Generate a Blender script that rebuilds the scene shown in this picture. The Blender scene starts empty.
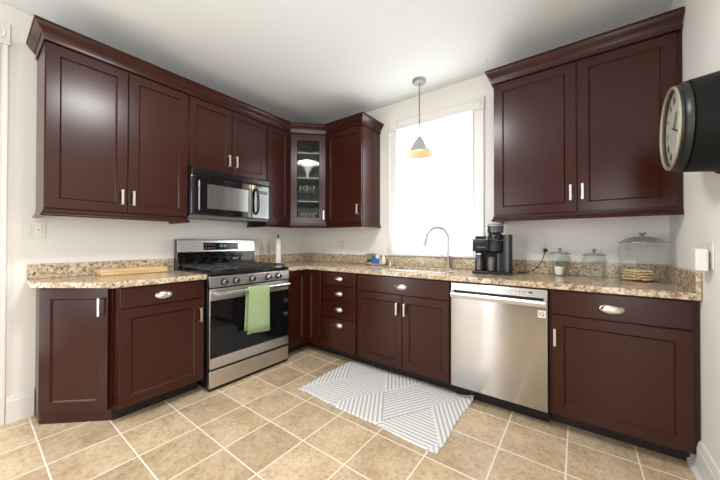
import bpy, bmesh, math, random
from mathutils import Vector, Matrix
random.seed(7)
PI = math.pi
sc = bpy.context.scene
C = sc.collection

# ------------------------------------------------------------------ camera
cd = bpy.data.cameras.new('camera'); cam = bpy.data.objects.new('camera', cd); C.objects.link(cam)
cd.sensor_fit = 'HORIZONTAL'; cd.sensor_width = 36.0; cd.lens = 293.5 / 720 * 36
cd.clip_start = 0.05
yaw, pitch, roll = 0.6404, 0.0077, 0.0011
F = Vector((-math.sin(yaw)*math.cos(pitch), math.cos(yaw)*math.cos(pitch), math.sin(pitch)))
Rv = Vector((math.cos(yaw), math.sin(yaw), 0)); Uv = Rv.cross(F)
R2 = Rv*math.cos(roll)+Uv*math.sin(roll); U2 = -Rv*math.sin(roll)+Uv*math.cos(roll)
M = Matrix.Identity(4)
for i in range(3):
    M[i][0] = R2[i]; M[i][1] = U2[i]; M[i][2] = -F[i]
M.translation = Vector((2.9425, -2.7989, 1.161))
cam.matrix_world = M
sc.camera = cam

# ------------------------------------------------------------------ world, lights, exposure
w = bpy.data.worlds.new('world'); sc.world = w; w.use_nodes = True
bg = w.node_tree.nodes['Background']; bg.inputs['Color'].default_value = (0.93, 0.97, 1.0, 1); bg.inputs['Strength'].default_value = 1.5
vs = sc.view_settings
vs.view_transform = 'Standard'; vs.look = 'None'; vs.exposure = 0.20; vs.gamma = 1.0; vs.use_curve_mapping = False

def area(name, loc, direction, sx, sy, energy, color=(1, 1, 1)):
    l = bpy.data.lights.new(name, 'AREA'); l.shape = 'RECTANGLE'; l.size = sx; l.size_y = sy
    l.energy = energy; l.color = color
    o = bpy.data.objects.new(name, l); C.objects.link(o); o.location = loc
    o.rotation_euler = Vector(direction).to_track_quat('-Z', 'Y').to_euler()
    return o
area('daylight_sink_window', (1.76, 0.30, 1.70), (0, -1, 0.12), 0.9, 1.4, 42, (0.95, 0.98, 1.0))
area('daylight_rear_window', (1.42, -5.08, 1.30), (0.1, 1, 0), 0.24, 2.0, 15, (0.97, 0.98, 1.0))
area('fill_rear_left', (0.95, -5.06, 1.20), (0.15, 1, 0), 0.5, 1.9, 13, (1.0, 1.0, 0.99))  # added fill light; the rear wall has no opening here
area('fill_doorway', (0.03, -3.45, 1.10), (1, 0.6, 0), 0.7, 1.9, 24, (1.0, 1.0, 0.99))  # added frontal fill, set in front of the closed door
area('fill_right_side', (3.40, -3.45, 1.10), (-1, 0.45, -0.1), 0.9, 1.8, 40, (1.0, 1.0, 0.99))  # added fill for left wall and floor; no window behind it
area('bounce_up', (2.20, -2.60, 1.80), (-0.22, 0.35, 1), 0.9, 0.9, 5, (0.98, 1.0, 1.0))
area('ceiling_lamp', (1.95, -2.05, 2.63), (0, 0, -1), 0.40, 0.40, 34, (0.98, 0.99, 1.0))

# ------------------------------------------------------------------ materials
def mat(name, col=(0.8, 0.8, 0.8), rough=0.5, metal=0.0, **kw):
    m = bpy.data.materials.new(name); m.use_nodes = True
    b = m.node_tree.nodes['Principled BSDF']
    b.inputs['Base Color'].default_value = (*col, 1); b.inputs['Roughness'].default_value = rough
    b.inputs['Metallic'].default_value = metal
    for k, v in kw.items(): b.inputs[k.replace('_', ' ')].default_value = v
    return m
class NT:
    def __init__(s, m): s.t = m.node_tree; s.n = s.t.nodes; s.b = s.n['Principled BSDF']
    def new(s, typ, **kw):
        n = s.n.new(typ)
        for k, v in kw.items():
            if k.startswith('i_'): n.inputs[k[2:].replace('_', ' ')].default_value = v
            else: setattr(n, k, v)
        return n
    def link(s, a, b): s.t.links.new(a, b)
    def math(s, op, a, b=None, c=None):
        n = s.n.new('ShaderNodeMath'); n.operation = op
        for i, x in enumerate((a, b, c)):
            if x is None: continue
            if isinstance(x, (int, float)): n.inputs[i].default_value = x
            else: s.link(x, n.inputs[i])
        return n.outputs[0]
    def ramp(s, fac, stops):
        n = s.n.new('ShaderNodeValToRGB'); cr = n.color_ramp
        while len(cr.elements) < len(stops): cr.elements.new(0.5)
        for e, (p, c) in zip(cr.elements, stops): e.position = p; e.color = (*c, 1)
        s.link(fac, n.inputs[0]); return n.outputs[0]
    def mix(s, fac, a, b, blend='MIX'):
        n = s.n.new('ShaderNodeMix'); n.data_type = 'RGBA'; n.blend_type = blend
        for sock, x in ((n.inputs[0], fac), (n.inputs[6], a), (n.inputs[7], b)):
            if isinstance(x, (int, float)): sock.default_value = x
            elif isinstance(x, tuple): sock.default_value = (*x, 1)
            else: s.link(x, sock)
        return n.outputs[2]
    def noise(s, vec, scale, detail=4, rough=0.5):
        n = s.n.new('ShaderNodeTexNoise'); n.inputs['Scale'].default_value = scale
        n.inputs['Detail'].default_value = detail; n.inputs['Roughness'].default_value = rough
        if vec is not None: s.link(vec, n.inputs['Vector'])
        return n.outputs[0]
    def bump(s, h, strength=0.2, dist=0.002):
        n = s.n.new('ShaderNodeBump'); n.inputs['Strength'].default_value = strength; n.inputs['Distance'].default_value = dist
        s.link(h, n.inputs['Height']); s.link(n.outputs[0], s.b.inputs['Normal'])
    def obj(s): return s.n.new('ShaderNodeTexCoord').outputs['Object']
    def scaled(s, vec, sx, sy, sz):
        n = s.n.new('ShaderNodeMapping'); n.inputs['Scale'].default_value = (sx, sy, sz); s.link(vec, n.inputs[0]); return n.outputs[0]

def wood_mat(name, dark, light, rough=0.25):
    m = mat(name, light, rough, Specular_IOR_Level=0.38); t = NT(m); o = t.obj()
    g = t.noise(t.scaled(o, 22, 22, 2.0), 3, 5, 0.6)
    g2 = t.noise(o, 2.2, 2)
    c = t.ramp(g, [(0.3, dark), (0.7, light)])
    c = t.mix(0.35, c, t.ramp(g2, [(0.35, dark), (0.65, light)]))
    t.link(c, t.b.inputs['Base Color']); return m
M_WOOD = wood_mat('cherry_wood', (0.032, 0.0056, 0.0026), (0.038, 0.0070, 0.0033))
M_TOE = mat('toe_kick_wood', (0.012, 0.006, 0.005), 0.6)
M_INT = mat('cabinet_interior', (0.50, 0.47, 0.45), 0.6)
M_NICKEL = mat('brushed_nickel', (0.72, 0.68, 0.62), 0.28, 1.0)
M_FAUCET = mat('faucet_nickel', (0.50, 0.48, 0.45), 0.3, 1.0)
M_CHROME = mat('chrome', (0.8, 0.8, 0.8), 0.12, 1.0)
def steel_mat(name, col, rough, aniso=0.0, rot=0.0):
    return mat(name, col, rough, 1.0, Anisotropic=aniso, Anisotropic_Rotation=rot)
M_STEEL = steel_mat('stainless_steel', (0.62, 0.60, 0.575), 0.30)
M_STEEL2 = steel_mat('stainless_steel_bright', (0.72, 0.71, 0.69), 0.26)
M_STEEL3 = mat('panel_steel', (0.42, 0.41, 0.40), 0.32, 1.0)
M_KNOB = mat('knob_steel', (0.40, 0.385, 0.37), 0.25, 1.0)
M_BLACK = mat('black_enamel', (0.008, 0.008, 0.009), 0.14)
M_BLACKG = mat('black_glass', (0.004, 0.004, 0.005), 0.05, Specular_IOR_Level=0.35)
M_BLACKP = mat('black_plastic', (0.009, 0.009, 0.010), 0.30, Specular_IOR_Level=0.35)
M_MWG = mat('mirror_black_glass', (0.004, 0.004, 0.006), 0.06, IOR=2.0)
M_GREYP = mat('grey_plastic', (0.10, 0.10, 0.105), 0.35)
M_IRON = mat('cast_iron', (0.035, 0.035, 0.037), 0.38)
M_MIRROR = mat('reflective_window', (0.42, 0.43, 0.42), 0.16, 0.9)
M_WHITEP = mat('white_plastic', (0.78, 0.76, 0.71), 0.35)
M_WHITE = mat('white_ceramic', (0.85, 0.84, 0.81), 0.2)
M_TRIM = mat('white_trim_paint', (0.78, 0.76, 0.73), 0.4)
M_PAPER = mat('paper', (0.86, 0.85, 0.82), 0.9)
M_DISPLAY = mat('display', (0.01, 0.012, 0.015), 0.1)
M_DIGIT = mat('display_digits', (0.1, 0.3, 0.5), 0.4, Emission_Color=(0.25, 0.6, 1.0, 1), Emission_Strength=0.35)

def wall_mat(name, col):
    m = mat(name, col, 0.75); t = NT(m); o = t.obj()
    t.bump(t.noise(o, 160, 3), 0.06, 0.001)
    return m
M_WALL = wall_mat('wall_paint', (0.83, 0.81, 0.77))
M_CEIL = wall_mat('ceiling_paint', (0.775, 0.79, 0.785))

def granite():
    m = mat('granite', (0.6, 0.5, 0.38), 0.16); t = NT(m); o = t.obj()
    v = t.new('ShaderNodeTexVoronoi', feature='F1'); v.inputs['Scale'].default_value = 75; t.link(o, v.inputs['Vector'])
    sep = t.new('ShaderNodeSeparateColor'); t.link(v.outputs['Color'], sep.inputs[0])
    n1 = t.noise(o, 14, 5, 0.65)
    n2 = t.noise(o, 62, 4, 0.7)
    base = t.ramp(n1, [(0.30, (0.26, 0.165, 0.09)), (0.44, (0.47, 0.345, 0.215)), (0.58, (0.66, 0.55, 0.40)), (0.72, (0.38, 0.26, 0.15))])
    base = t.mix(0.5, base, t.ramp(sep.outputs[0], [(0.0, (0.13, 0.075, 0.045)), (0.25, (0.42, 0.30, 0.18)), (0.65, (0.74, 0.65, 0.50)), (1.0, (0.52, 0.38, 0.23))]))
    spk = t.ramp(n2, [(0.37, (1, 1, 1)), (0.45, (0, 0, 0))])
    base = t.mix(spk, base, (0.04, 0.026, 0.02))
    n3 = t.noise(o, 36, 3, 0.6)
    spk2 = t.ramp(n3, [(0.56, (0, 0, 0)), (0.64, (0.8, 0.8, 0.8))])
    base = t.mix(spk2, base, (0.24, 0.135, 0.07))
    t.link(base, t.b.inputs['Base Color']); return m
M_GRANITE = granite()

def floor_mat():
    m = mat('travertine_tile', (0.5, 0.36, 0.2), 0.32); t = NT(m); o = t.obj()
    s = t.new('ShaderNodeSeparateXYZ'); t.link(o, s.inputs[0])
    P = 0.31
    def cell(sock, off):
        q = t.math('DIVIDE', t.math('SUBTRACT', sock, off), P)
        fr = t.math('FRACT', q); d = t.math('MINIMUM', fr, t.math('SUBTRACT', 1.0, fr))
        return t.math('FLOOR', q), d
    ix, dx = cell(s.outputs[0], 1.335 - 10*P); iy, dy = cell(s.outputs[1], -1.613 - 20*P)
    d = t.math('MINIMUM', dx, dy)
    n = t.new('ShaderNodeMapRange'); n.interpolation_type = 'SMOOTHSTEP'
    n.inputs['From Min'].default_value = 0.0085; n.inputs['From Max'].default_value = 0.0150
    t.link(d, n.inputs['Value']); tile = n.outputs[0]
    cv = t.new('ShaderNodeCombineXYZ'); t.link(ix, cv.inputs[0]); t.link(iy, cv.inputs[1])
    wn = t.new('ShaderNodeTexWhiteNoise', noise_dimensions='3D'); t.link(cv.outputs[0], wn.inputs['Vector'])
    off = t.new('ShaderNodeVectorMath', operation='MULTIPLY_ADD'); t.link(wn.outputs['Color'], off.inputs[0]); off.inputs[1].default_value = (9, 9, 9); t.link(o, off.inputs[2])
    n1 = t.noise(off.outputs[0], 6, 6, 0.65); n2 = t.noise(off.outputs[0], 42, 4, 0.7)
    c = t.ramp(n1, [(0.33, (0.38, 0.265, 0.155)), (0.48, (0.50, 0.37, 0.235)), (0.64, (0.63, 0.50, 0.35))])
    c = t.mix(0.38, c, t.ramp(n2, [(0.36, (0.27, 0.165, 0.09)), (0.47, (0.52, 0.39, 0.25)), (0.66, (0.68, 0.56, 0.40))]))
    v = t.math('MULTIPLY_ADD', wn.outputs['Value'], 0.22, 0.89)
    hv = t.new('ShaderNodeHueSaturation'); t.link(v, hv.inputs['Value']); t.link(c, hv.inputs['Color'])
    c = t.mix(tile, (0.80, 0.73, 0.62), hv.outputs[0])
    t.link(c, t.b.inputs['Base Color'])
    t.link(t.math('MULTIPLY_ADD', tile, -0.44, 0.70), t.b.inputs['Roughness'])
    h = t.math('ADD', t.math('MULTIPLY', tile, 1.0), t.math('MULTIPLY', n2, 0.15))
    t.bump(h, 0.35, 0.003); return m
M_FLOOR = floor_mat()

def rug_mat():
    m = mat('woven_rug', (0.7, 0.7, 0.68), 0.95); t = NT(m); o = t.obj()
    s = t.new('ShaderNodeSeparateXYZ'); t.link(o, s.inputs[0]); X, Y = s.outputs[0], s.outputs[1]
    H = 0.33; ks = []
    for a, of in ((90, 40.0), (150, 80.0), (210, 40.0)):
        ca, sa = math.cos(math.radians(a))/H, math.sin(math.radians(a))/H
        ks.append(t.math('ADD', t.math('ADD', t.math('MULTIPLY', X, ca), t.math('MULTIPLY', Y, sa)), of))
    fl = [t.math('FLOOR', k) for k in ks]
    idx = t.math('MODULO', t.math('ADD', t.math('ADD', fl[0], t.math('MULTIPLY', fl[2], 2)), t.math('SUBTRACT', fl[1], t.math('ADD', fl[0], fl[2]))), 3)
    st = []
    for k in ks:
        f = t.math('FRACT', t.math('MULTIPLY', k, 11)); st.append(t.math('GREATER_THAN', f, 0.40))
    is1 = t.math('COMPARE', idx, 1.0, 0.3); is2 = t.math('COMPARE', idx, 2.0, 0.3)
    is0 = t.math('SUBTRACT', 1.0, t.math('ADD', is1, is2))
    val = t.math('ADD', t.math('ADD', t.math('MULTIPLY', is0, st[0]), t.math('MULTIPLY', is1, st[1])), t.math('MULTIPLY', is2, st[2]))
    nz = t.noise(o, 320, 2)
    c = t.mix(val, (0.40, 0.385, 0.37), (0.82, 0.81, 0.80))
    c = t.mix(0.2, c, t.ramp(nz, [(0.3, (0.45, 0.44, 0.42)), (0.7, (0.9, 0.9, 0.88))]))
    t.link(c, t.b.inputs['Base Color']); t.bump(t.math('ADD', val, nz), 0.5, 0.003); return m
M_RUG = rug_mat()

def towel_mat():
    m = mat('green_towel', (0.36, 0.46, 0.24), 0.95, Sheen_Weight=0.3); t = NT(m); o = t.obj()
    s = t.new('ShaderNodeSeparateXYZ'); t.link(o, s.inputs[0])
    a = t.math('SINE', t.math('MULTIPLY', s.outputs[0], 700)); b = t.math('SINE', t.math('MULTIPLY', s.outputs[2], 600))
    h = t.math('MULTIPLY', a, b)
    n = t.noise(o, 70, 3)
    c = t.mix(t.math('MULTIPLY_ADD', h, 0.25, 0.5), (0.22, 0.33, 0.13), (0.42, 0.53, 0.29))
    c = t.mix(0.4, c, t.ramp(n, [(0.35, (0.20, 0.31, 0.12)), (0.65, (0.42, 0.53, 0.29))]))
    t.link(c, t.b.inputs['Base Color']); t.bump(h, 0.6, 0.002); return m
M_TOWEL = towel_mat()

def board_mat():
    m = mat('maple_board', (0.72, 0.47, 0.22), 0.4); t = NT(m); o = t.obj()
    n = t.noise(t.scaled(o, 3, 40, 40), 2, 4)
    t.link(t.ramp(n, [(0.3, (0.60, 0.36, 0.15)), (0.7, (0.80, 0.57, 0.31))]), t.b.inputs['Base Color']); return m
M_BOARD = board_mat()

def glass_mat(name, tint=(0.97, 0.99, 0.98), ior=1.45, alpha=0.14, rough=0.02):
    # thin clear glass: a see-through sheet with a gloss layer
    m = bpy.data.materials.new(name); m.use_nodes = True; nt = m.node_tree; nt.nodes.clear()
    out = nt.nodes.new('ShaderNodeOutputMaterial'); tr = nt.nodes.new('ShaderNodeBsdfTransparent'); tr.inputs[0].default_value = (*tint, 1)
    gl = nt.nodes.new('ShaderNodeBsdfGlossy'); gl.inputs['Roughness'].default_value = rough
    fr = nt.nodes.new('ShaderNodeLayerWeight'); fr.inputs['Blend'].default_value = alpha
    mx = nt.nodes.new('ShaderNodeMixShader')
    nt.links.new(fr.outputs['Facing'], mx.inputs[0]); nt.links.new(tr.outputs[0], mx.inputs[1]); nt.links.new(gl.outputs[0], mx.inputs[2])
    nt.links.new(mx.outputs[0], out.inputs[0]); return m
M_GLASS = glass_mat('clear_glass')
M_JAR = glass_mat('jar_glass', (0.99, 0.995, 0.992), alpha=0.08, rough=0.04)
M_PANE = glass_mat('window_glass', (0.97, 0.98, 0.98), alpha=0.06)

def sheer_mat():
    m = bpy.data.materials.new('sheer_fabric'); m.use_nodes = True; nt = m.node_tree; nt.nodes.clear()
    out = nt.nodes.new('ShaderNodeOutputMaterial'); tr = nt.nodes.new('ShaderNodeBsdfTransparent')
    tl = nt.nodes.new('ShaderNodeBsdfTranslucent'); tl.inputs[0].default_value = (0.93, 0.93, 0.92, 1)
    df = nt.nodes.new('ShaderNodeBsdfDiffuse'); df.inputs[0].default_value = (0.9, 0.9, 0.89, 1)
    m1 = nt.nodes.new('ShaderNodeMixShader'); m1.inputs[0].default_value = 0.35
    m2 = nt.nodes.new('ShaderNodeMixShader'); m2.inputs[0].default_value = 0.80
    nt.links.new(tl.outputs[0], m1.inputs[1]); nt.links.new(df.outputs[0], m1.inputs[2])
    nt.links.new(tr.outputs[0], m2.inputs[1]); nt.links.new(m1.outputs[0], m2.inputs[2])
    nt.links.new(m2.outputs[0], out.inputs[0]); return m
M_SHEER = sheer_mat()

# ------------------------------------------------------------------ mesh builder
class MB:
    def __init__(s): s.v = []; s.f = []
    def add(s, vs, fs):
        k = len(s.v); s.v += [Vector(p) for p in vs]; s.f += [tuple(i+k for i in f) for f in fs]; return s
    def box(s, x0, x1, y0, y1, z0, z1):
        x0, x1 = sorted((x0, x1)); y0, y1 = sorted((y0, y1)); z0, z1 = sorted((z0, z1))
        return s.add([(x0,y0,z0),(x1,y0,z0),(x1,y1,z0),(x0,y1,z0),(x0,y0,z1),(x1,y0,z1),(x1,y1,z1),(x0,y1,z1)],
              [(0,3,2,1),(4,5,6,7),(0,1,5,4),(1,2,6,5),(2,3,7,6),(3,0,4,7)])
    def prism(s, poly, z0, z1):
        n = len(poly)
        return s.add([(x,y,z0) for x,y in poly]+[(x,y,z1) for x,y in poly],
              [tuple(range(n))[::-1], tuple(range(n, 2*n))]+[(i,(i+1)%n,n+(i+1)%n,n+i) for i in range(n)])
    def extx(s, poly, x0, x1):      # polygon in (y,z) pushed along x
        n = len(poly)
        return s.add([(x0,y,z) for y,z in poly]+[(x1,y,z) for y,z in poly],
              [tuple(range(n)), tuple(range(n, 2*n))[::-1]]+[(n+i,n+(i+1)%n,(i+1)%n,i) for i in range(n)])
    def tube(s, pts, r, n=10, caps=True):
        pts = [Vector(p) for p in pts]; rs = r if isinstance(r, (list, tuple)) else [r]*len(pts)
        vs = []; fs = []; prev = None
        for i, p in enumerate(pts):
            t = (pts[min(i+1, len(pts)-1)]-pts[max(i-1, 0)]).normalized()
            if prev is None:
                a = Vector((0, 0, 1)) if abs(t.z) < 0.9 else Vector((1, 0, 0)); u = t.cross(a).normalized()
            else: u = (prev-t*prev.dot(t)).normalized()
            prev = u; q = t.cross(u)
            for k in range(n):
                an = 2*PI*k/n; vs.append(p+(u*math.cos(an)+q*math.sin(an))*rs[i])
        for i in range(len(pts)-1):
            for k in range(n):
                a = i*n+k; b = i*n+(k+1) % n; fs.append((a, b, b+n, a+n))
        if caps: fs += [tuple(range(n))[::-1], tuple(range((len(pts)-1)*n, len(pts)*n))]
        return s.add(vs, fs)
    def lathe(s, prof, c=(0, 0, 0), n=28, axis='z', sx=1.0, sy=1.0):
        vs = []; fs = []; c = Vector(c)
        for r, h in prof:
            for k in range(n):
                a = 2*PI*k/n; p = (r*math.cos(a)*sx, r*math.sin(a)*sy, h)
                if axis == 'x': p = (h, p[0], p[1])
                if axis == 'y': p = (p[0], h, p[1])
                vs.append(c+Vector(p))
        for i in range(len(prof)-1):
            for k in range(n):
                a = i*n+k; b = i*n+(k+1) % n; fs.append((a, b, b+n, a+n))
        fs += [tuple(range(n))[::-1], tuple(range((len(prof)-1)*n, len(prof)*n))]
        return s.add(vs, fs)
    def build(s, name, m, parent=None, smooth=True, bev=0.0, world=False, seg=2, weld=False):
        me = bpy.data.meshes.new(name)
        vv = s.v
        if world and parent is not None:
            inv = mw(parent).inverted(); vv = [inv @ p for p in vv]
        me.from_pydata([tuple(p) for p in vv], [], s.f); me.materials.append(m)
        bm = bmesh.new(); bm.from_mesh(me)
        if weld: bmesh.ops.remove_doubles(bm, verts=bm.verts, dist=1e-5)
        bmesh.ops.recalc_face_normals(bm, faces=bm.faces); bm.to_mesh(me); bm.free()
        o = bpy.data.objects.new(name, me); C.objects.link(o)
        if parent is not None: o.parent = parent
        if bev > 0:
            b = o.modifiers.new('bevel', 'BEVEL'); b.width = bev; b.segments = seg; b.limit_method = 'ANGLE'; b.angle_limit = math.radians(40)
        if smooth:
            me.shade_smooth(); me.set_sharp_from_angle(angle=math.radians(35))
        return o
def mw(o):
    m = Matrix.Translation(o.location) @ o.rotation_euler.to_matrix().to_4x4()
    return (mw(o.parent) @ m) if o.parent else m
def tag(o, label, cat, group=None):
    o['label'] = label; o['category'] = cat
    if group: o['group'] = group
    return o
def thing(name, label, cat, loc=(0, 0, 0), rz=0.0, group=None):
    o = bpy.data.objects.new(name, None); o.empty_display_size = 0.1; C.objects.link(o)
    o.location = loc; o.rotation_euler = (0, 0, rz); return tag(o, label, cat, group)
def struct(o): o['kind'] = 'structure'; return o

W = 3.4277; HC = 2.6835; RY = -5.2

# ------------------------------------------------------------------ setting
struct(MB().box(-0.15, W+0.15, RY-0.15, 0.15, -0.1, 0).build('floor', M_FLOOR, smooth=False))
struct(MB().box(-0.15, W+0.15, RY-0.15, 0.15, HC, HC+0.1).build('ceiling', M_CEIL, smooth=False))
# left wall: a doorway beyond the casing
struct(MB().box(-0.15, 0, -2.76, 0.15, 0, HC).box(-0.15, 0, RY-0.15, -3.62, 0, HC).box(-0.15, 0, -3.62, -2.76, 2.42, HC).build('wall_left', M_WALL, smooth=False))
struct(MB().box(-0.10, -0.05, -3.62, -2.76, 0.005, 2.42).build('door_1', M_TRIM, smooth=False))
# back wall with window hole
WX0, WX1, WZ0, WZ1 = 1.365, 2.155, 1.02, 2.375
struct(MB().box(-0.0, WX0, 0, 0.15, 0, HC).box(WX1, W, 0, 0.15, 0, HC).box(WX0, WX1, 0, 0.15, 0, WZ0).box(WX0, WX1, 0, 0.15, WZ1, HC).build('wall_back', M_WALL, smooth=False))
struct(MB().box(W, W+0.15, RY-0.15, 0.15, 0, HC).build('wall_right', M_WALL, smooth=False))
# rear wall with a tall narrow window
struct(MB().box(0, 1.27, RY-0.15, RY, 0, HC).box(1.57, W, RY-0.15, RY, 0, HC).box(1.27, 1.57, RY-0.15, RY, 0, 0.25).box(1.27, 1.57, RY-0.15, RY, 2.4, HC).build('wall_rear', mat('rear_wall_paint', (0.16, 0.15, 0.135), 0.8), smooth=False))
# baseboards
def bb_prof(t=0.018, h=0.175): return [(0, 0), (t, 0), (t, h-0.035), (t-0.004, h-0.03), (t-0.003, h-0.02), (t-0.009, h-0.006), (t-0.011, h), (0, h)]
o = MB().add([(x, y, z) for y in (-2.642, -2.519) for x, z in bb_prof()], [tuple(range(8)), tuple(range(8, 16))[::-1]]+[(8+i, 8+(i+1) % 8, (i+1) % 8, i) for i in range(8)]).build('baseboard_left', M_TRIM); struct(o)
o = MB().add([(W-x, y, z) for y in (RY, -0.505) for x, z in [(0,0),(0.03,0),(0.03,0.018),(0.018,0.03)]+bb_prof()[2:]], [tuple(range(10)), tuple(range(10, 20))[::-1]]+[(10+i, 10+(i+1) % 10, (i+1) % 10, i) for i in range(10)]).build('baseboard_right', M_TRIM); struct(o)
# door casing at the far left with fluting and rosette block
cs = MB(); prof = [(0, 0), (0.018, 0), (0.018, 0.012), (0.012, 0.018), (0.012, 0.03), (0.02, 0.036), (0.02, 0.046), (0.012, 0.052), (0.012, 0.062), (0.02, 0.068), (0.02, 0.078), (0.012, 0.084), (0.012, 0.096), (0.018, 0.102), (0.018, 0.114), (0, 0.114)]
n = len(prof)
cs.add([(x, -2.645-y, z) for z in (0, 2.42) for x, y in prof], [tuple(range(n)), tuple(range(n, 2*n))[::-1]]+[(n+i, n+(i+1) % n, (i+1) % n, i) for i in range(n)])
cs.box(0, 0.026, -2.768, -2.638, 2.42, 2.56)
cs.lathe([(0.045, 0), (0.045, 0.006), (0.035, 0.002), (0.02, 0.008), (0.0, 0.01)], (0.026, -2.703, 2.49), axis='x')
struct(cs.build('trim_1', M_TRIM, bev=0.0015))
# small hooks on the ceiling
for side, (x, y) in zip(('left', 'right'), ((1.20, -0.22), (2.33, -0.22))):
    hk = MB()
    hk.lathe([(0.008, 0), (0.008, -0.006), (0.003, -0.008), (0.003, -0.02), (0.001, -0.021)], (x, y, HC), 10)
    hk.tube([(x, y, HC-0.018), (x+0.008, y, HC-0.026), (x+0.004, y, HC-0.036), (x-0.005, y, HC-0.032)], 0.002, 6)
    tag(hk.build('ceiling_hook', M_WHITEP), 'small white hook screwed in the ceiling '+side+' of the pendant lamp', 'hook')

# window 1: casing, sashes, panes
wn_ = struct(bpy.data.objects.new('window_1', None)); C.objects.link(wn_)
c = MB(); cw = 0.105; ZT = WZ1
def casing(mb, p0, p1, along):      # ribbed casing boards on the wall face (y<0)
    prof = [(0, 0), (0, -0.02), (0.012, -0.022), (0.018, -0.014), (0.087, -0.014), (0.093, -0.022), (0.105, -0.02), (0.105, 0)]
    n = len(prof)
    if along == 'z': pts = [(p0[0]+a, b, z) for z in (p0[1], p1) for a, b in prof]
    else: pts = [(x, b, p0[1]+a) for x in (p0[0], p1) for a, b in prof]
    mb.add(pts, [tuple(range(n)), tuple(range(n, 2*n))[::-1]]+[(n+i, n+(i+1) % n, (i+1) % n, i) for i in range(n)])
casing(c, (WX0-cw, 1.045), ZT, 'z'); casing(c, (WX1, 1.045), ZT, 'z'); casing(c, (WX0, ZT), WX1, 'x')
for x in (WX0-cw-0.005, WX1-0.005):
    c.box(x, x+cw+0.01, -0.028, 0, ZT-0.005, ZT+0.11)
    c.lathe([(0.040, -0.028), (0.040, -0.034), (0.032, -0.030), (0.018, -0.036), (0.001, -0.038)], (x+cw/2+0.005, 0, ZT+0.052), axis='y')
c.build('window_casing', M_TRIM, wn_, bev=0.001)
MB().box(WX0-0.09, WX1+0.09, -0.045, 0.10, 1.02, 1.045).build('window_sill', M_TRIM, wn_, bev=0.004)
f = MB(); y0, y1 = 0.06, 0.10
def sash(mb, x0, x1, z0, z1, y0, y1, t=0.04):
    mb.box(x0, x0+t, y0, y1, z0, z1); mb.box(x1-t, x1, y0, y1, z0, z1); mb.box(x0+t, x1-t, y0, y1, z0, z0+t); mb.box(x0+t, x1-t, y0, y1, z1-t, z1)
sash(f, WX0, WX1, 1.045, 1.72, 0.05, 0.08); sash(f, WX0, WX1, 1.69, WZ1, 0.085, 0.115)
f.build('window_frame', M_TRIM, wn_, bev=0.002)
MB().box(WX0+0.04, WX1-0.04, 0.063, 0.067, 1.085, 1.68).box(WX0+0.04, WX1-0.04, 0.098, 0.102, 1.73, WZ1-0.04).build('pane', M_PANE, wn_, smooth=False)
# window 2, rear
w2 = struct(bpy.data.objects.new('window_2', None)); C.objects.link(w2)
f = MB(); sash(f, 1.27, 1.57, 0.25, 2.4, RY-0.08, RY-0.04, 0.02); f.build('window_frame', M_TRIM, w2)
MB().box(1.29, 1.55, RY-0.062, RY-0.058, 0.3, 2.35).build('pane', M_PANE, w2, smooth=False)

# curtain: sheer, gathered on a thin rod, flaring out at the bottom
ct = thing('sheer_curtain', 'sheer white curtain hanging full height across the sink window', 'curtain', (1.76, -0.035, 1.06))
nx, nz = 150, 24; vs_ = []; fs_ = []
for j in range(nz+1):
    t = j/nz; z = 2.352-(2.352-1.05)*t
    fl = max(0, (t-0.25)/0.75)**1.3
    xl = 1.375-0.115*fl; xr = 2.148+0.06*fl
    for i in range(nx+1):
        u = i/nx
        y = -0.045 + (0.007+0.010*t)*math.sin(u*2*PI*17+1.2*math.sin(u*9)) + 0.006*math.sin(u*31+t*3)
        vs_.append((xl+(xr-xl)*u, y-0.005*t, z))
for j in range(nz):
    for i in range(nx):
        a = j*(nx+1)+i; fs_.append((a, a+1, a+nx+2, a+nx+1))
MB().add(vs_, fs_).build('curtain_panel', M_SHEER, ct, world=True)
MB().tube([(1.366, -0.045, 2.345), (2.154, -0.045, 2.345)], 0.006, 10).build('curtain_rod', M_WHITEP, ct, world=True)

# ------------------------------------------------------------------ cabinet parts
def door(name, x0, x1, z0, z1, y, parent, t=0.02, st=0.06, rec=0.009, m=None):
    """shaker door, front faces local -y; y = back plane"""
    rings = [(0, 0), (0, -t+0.002), (0.002, -t), (st, -t), (st+0.002, -t+0.003), (st+0.009, -t+rec+0.001)]
    mb = MB(); v = []; fc = []
    for a, yy in rings:
        v += [(x0+a, y+yy, z0+a), (x1-a, y+yy, z0+a), (x1-a, y+yy, z1-a), (x0+a, y+yy, z1-a)]
    for i in range(len(rings)-1):
        for k in range(4):
            a = i*4+k; b = i*4+(k+1) % 4; fc.append((a, b, b+4, a+4))
    fc += [(3, 2, 1, 0), tuple(range(len(v)-4, len(v)))]
    mb.add(v, fc); o = mb.build(name, m or M_WOOD, parent); 
    return o
def slab(name, x0, x1, z0, z1, y, parent, t=0.02):
    return MB().box(x0, x1, y-t, y, z0, z1).build(name, M_WOOD, parent, bev=0.003)
def pull(x, z, y, parent, L=0.105):       # vertical bar pull
    mb = MB()
    mb.box(x-0.007, x+0.007, y-0.034, y-0.025, z-L/2, z+L/2)
    for s in (-1, 1): mb.box(x-0.0055, x+0.0055, y-0.026, y, z+s*(L/2-0.006)-0.005, z+s*(L/2-0.006)+0.005)
    return mb.build('handle', M_NICKEL, parent, bev=0.0015)
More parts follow.
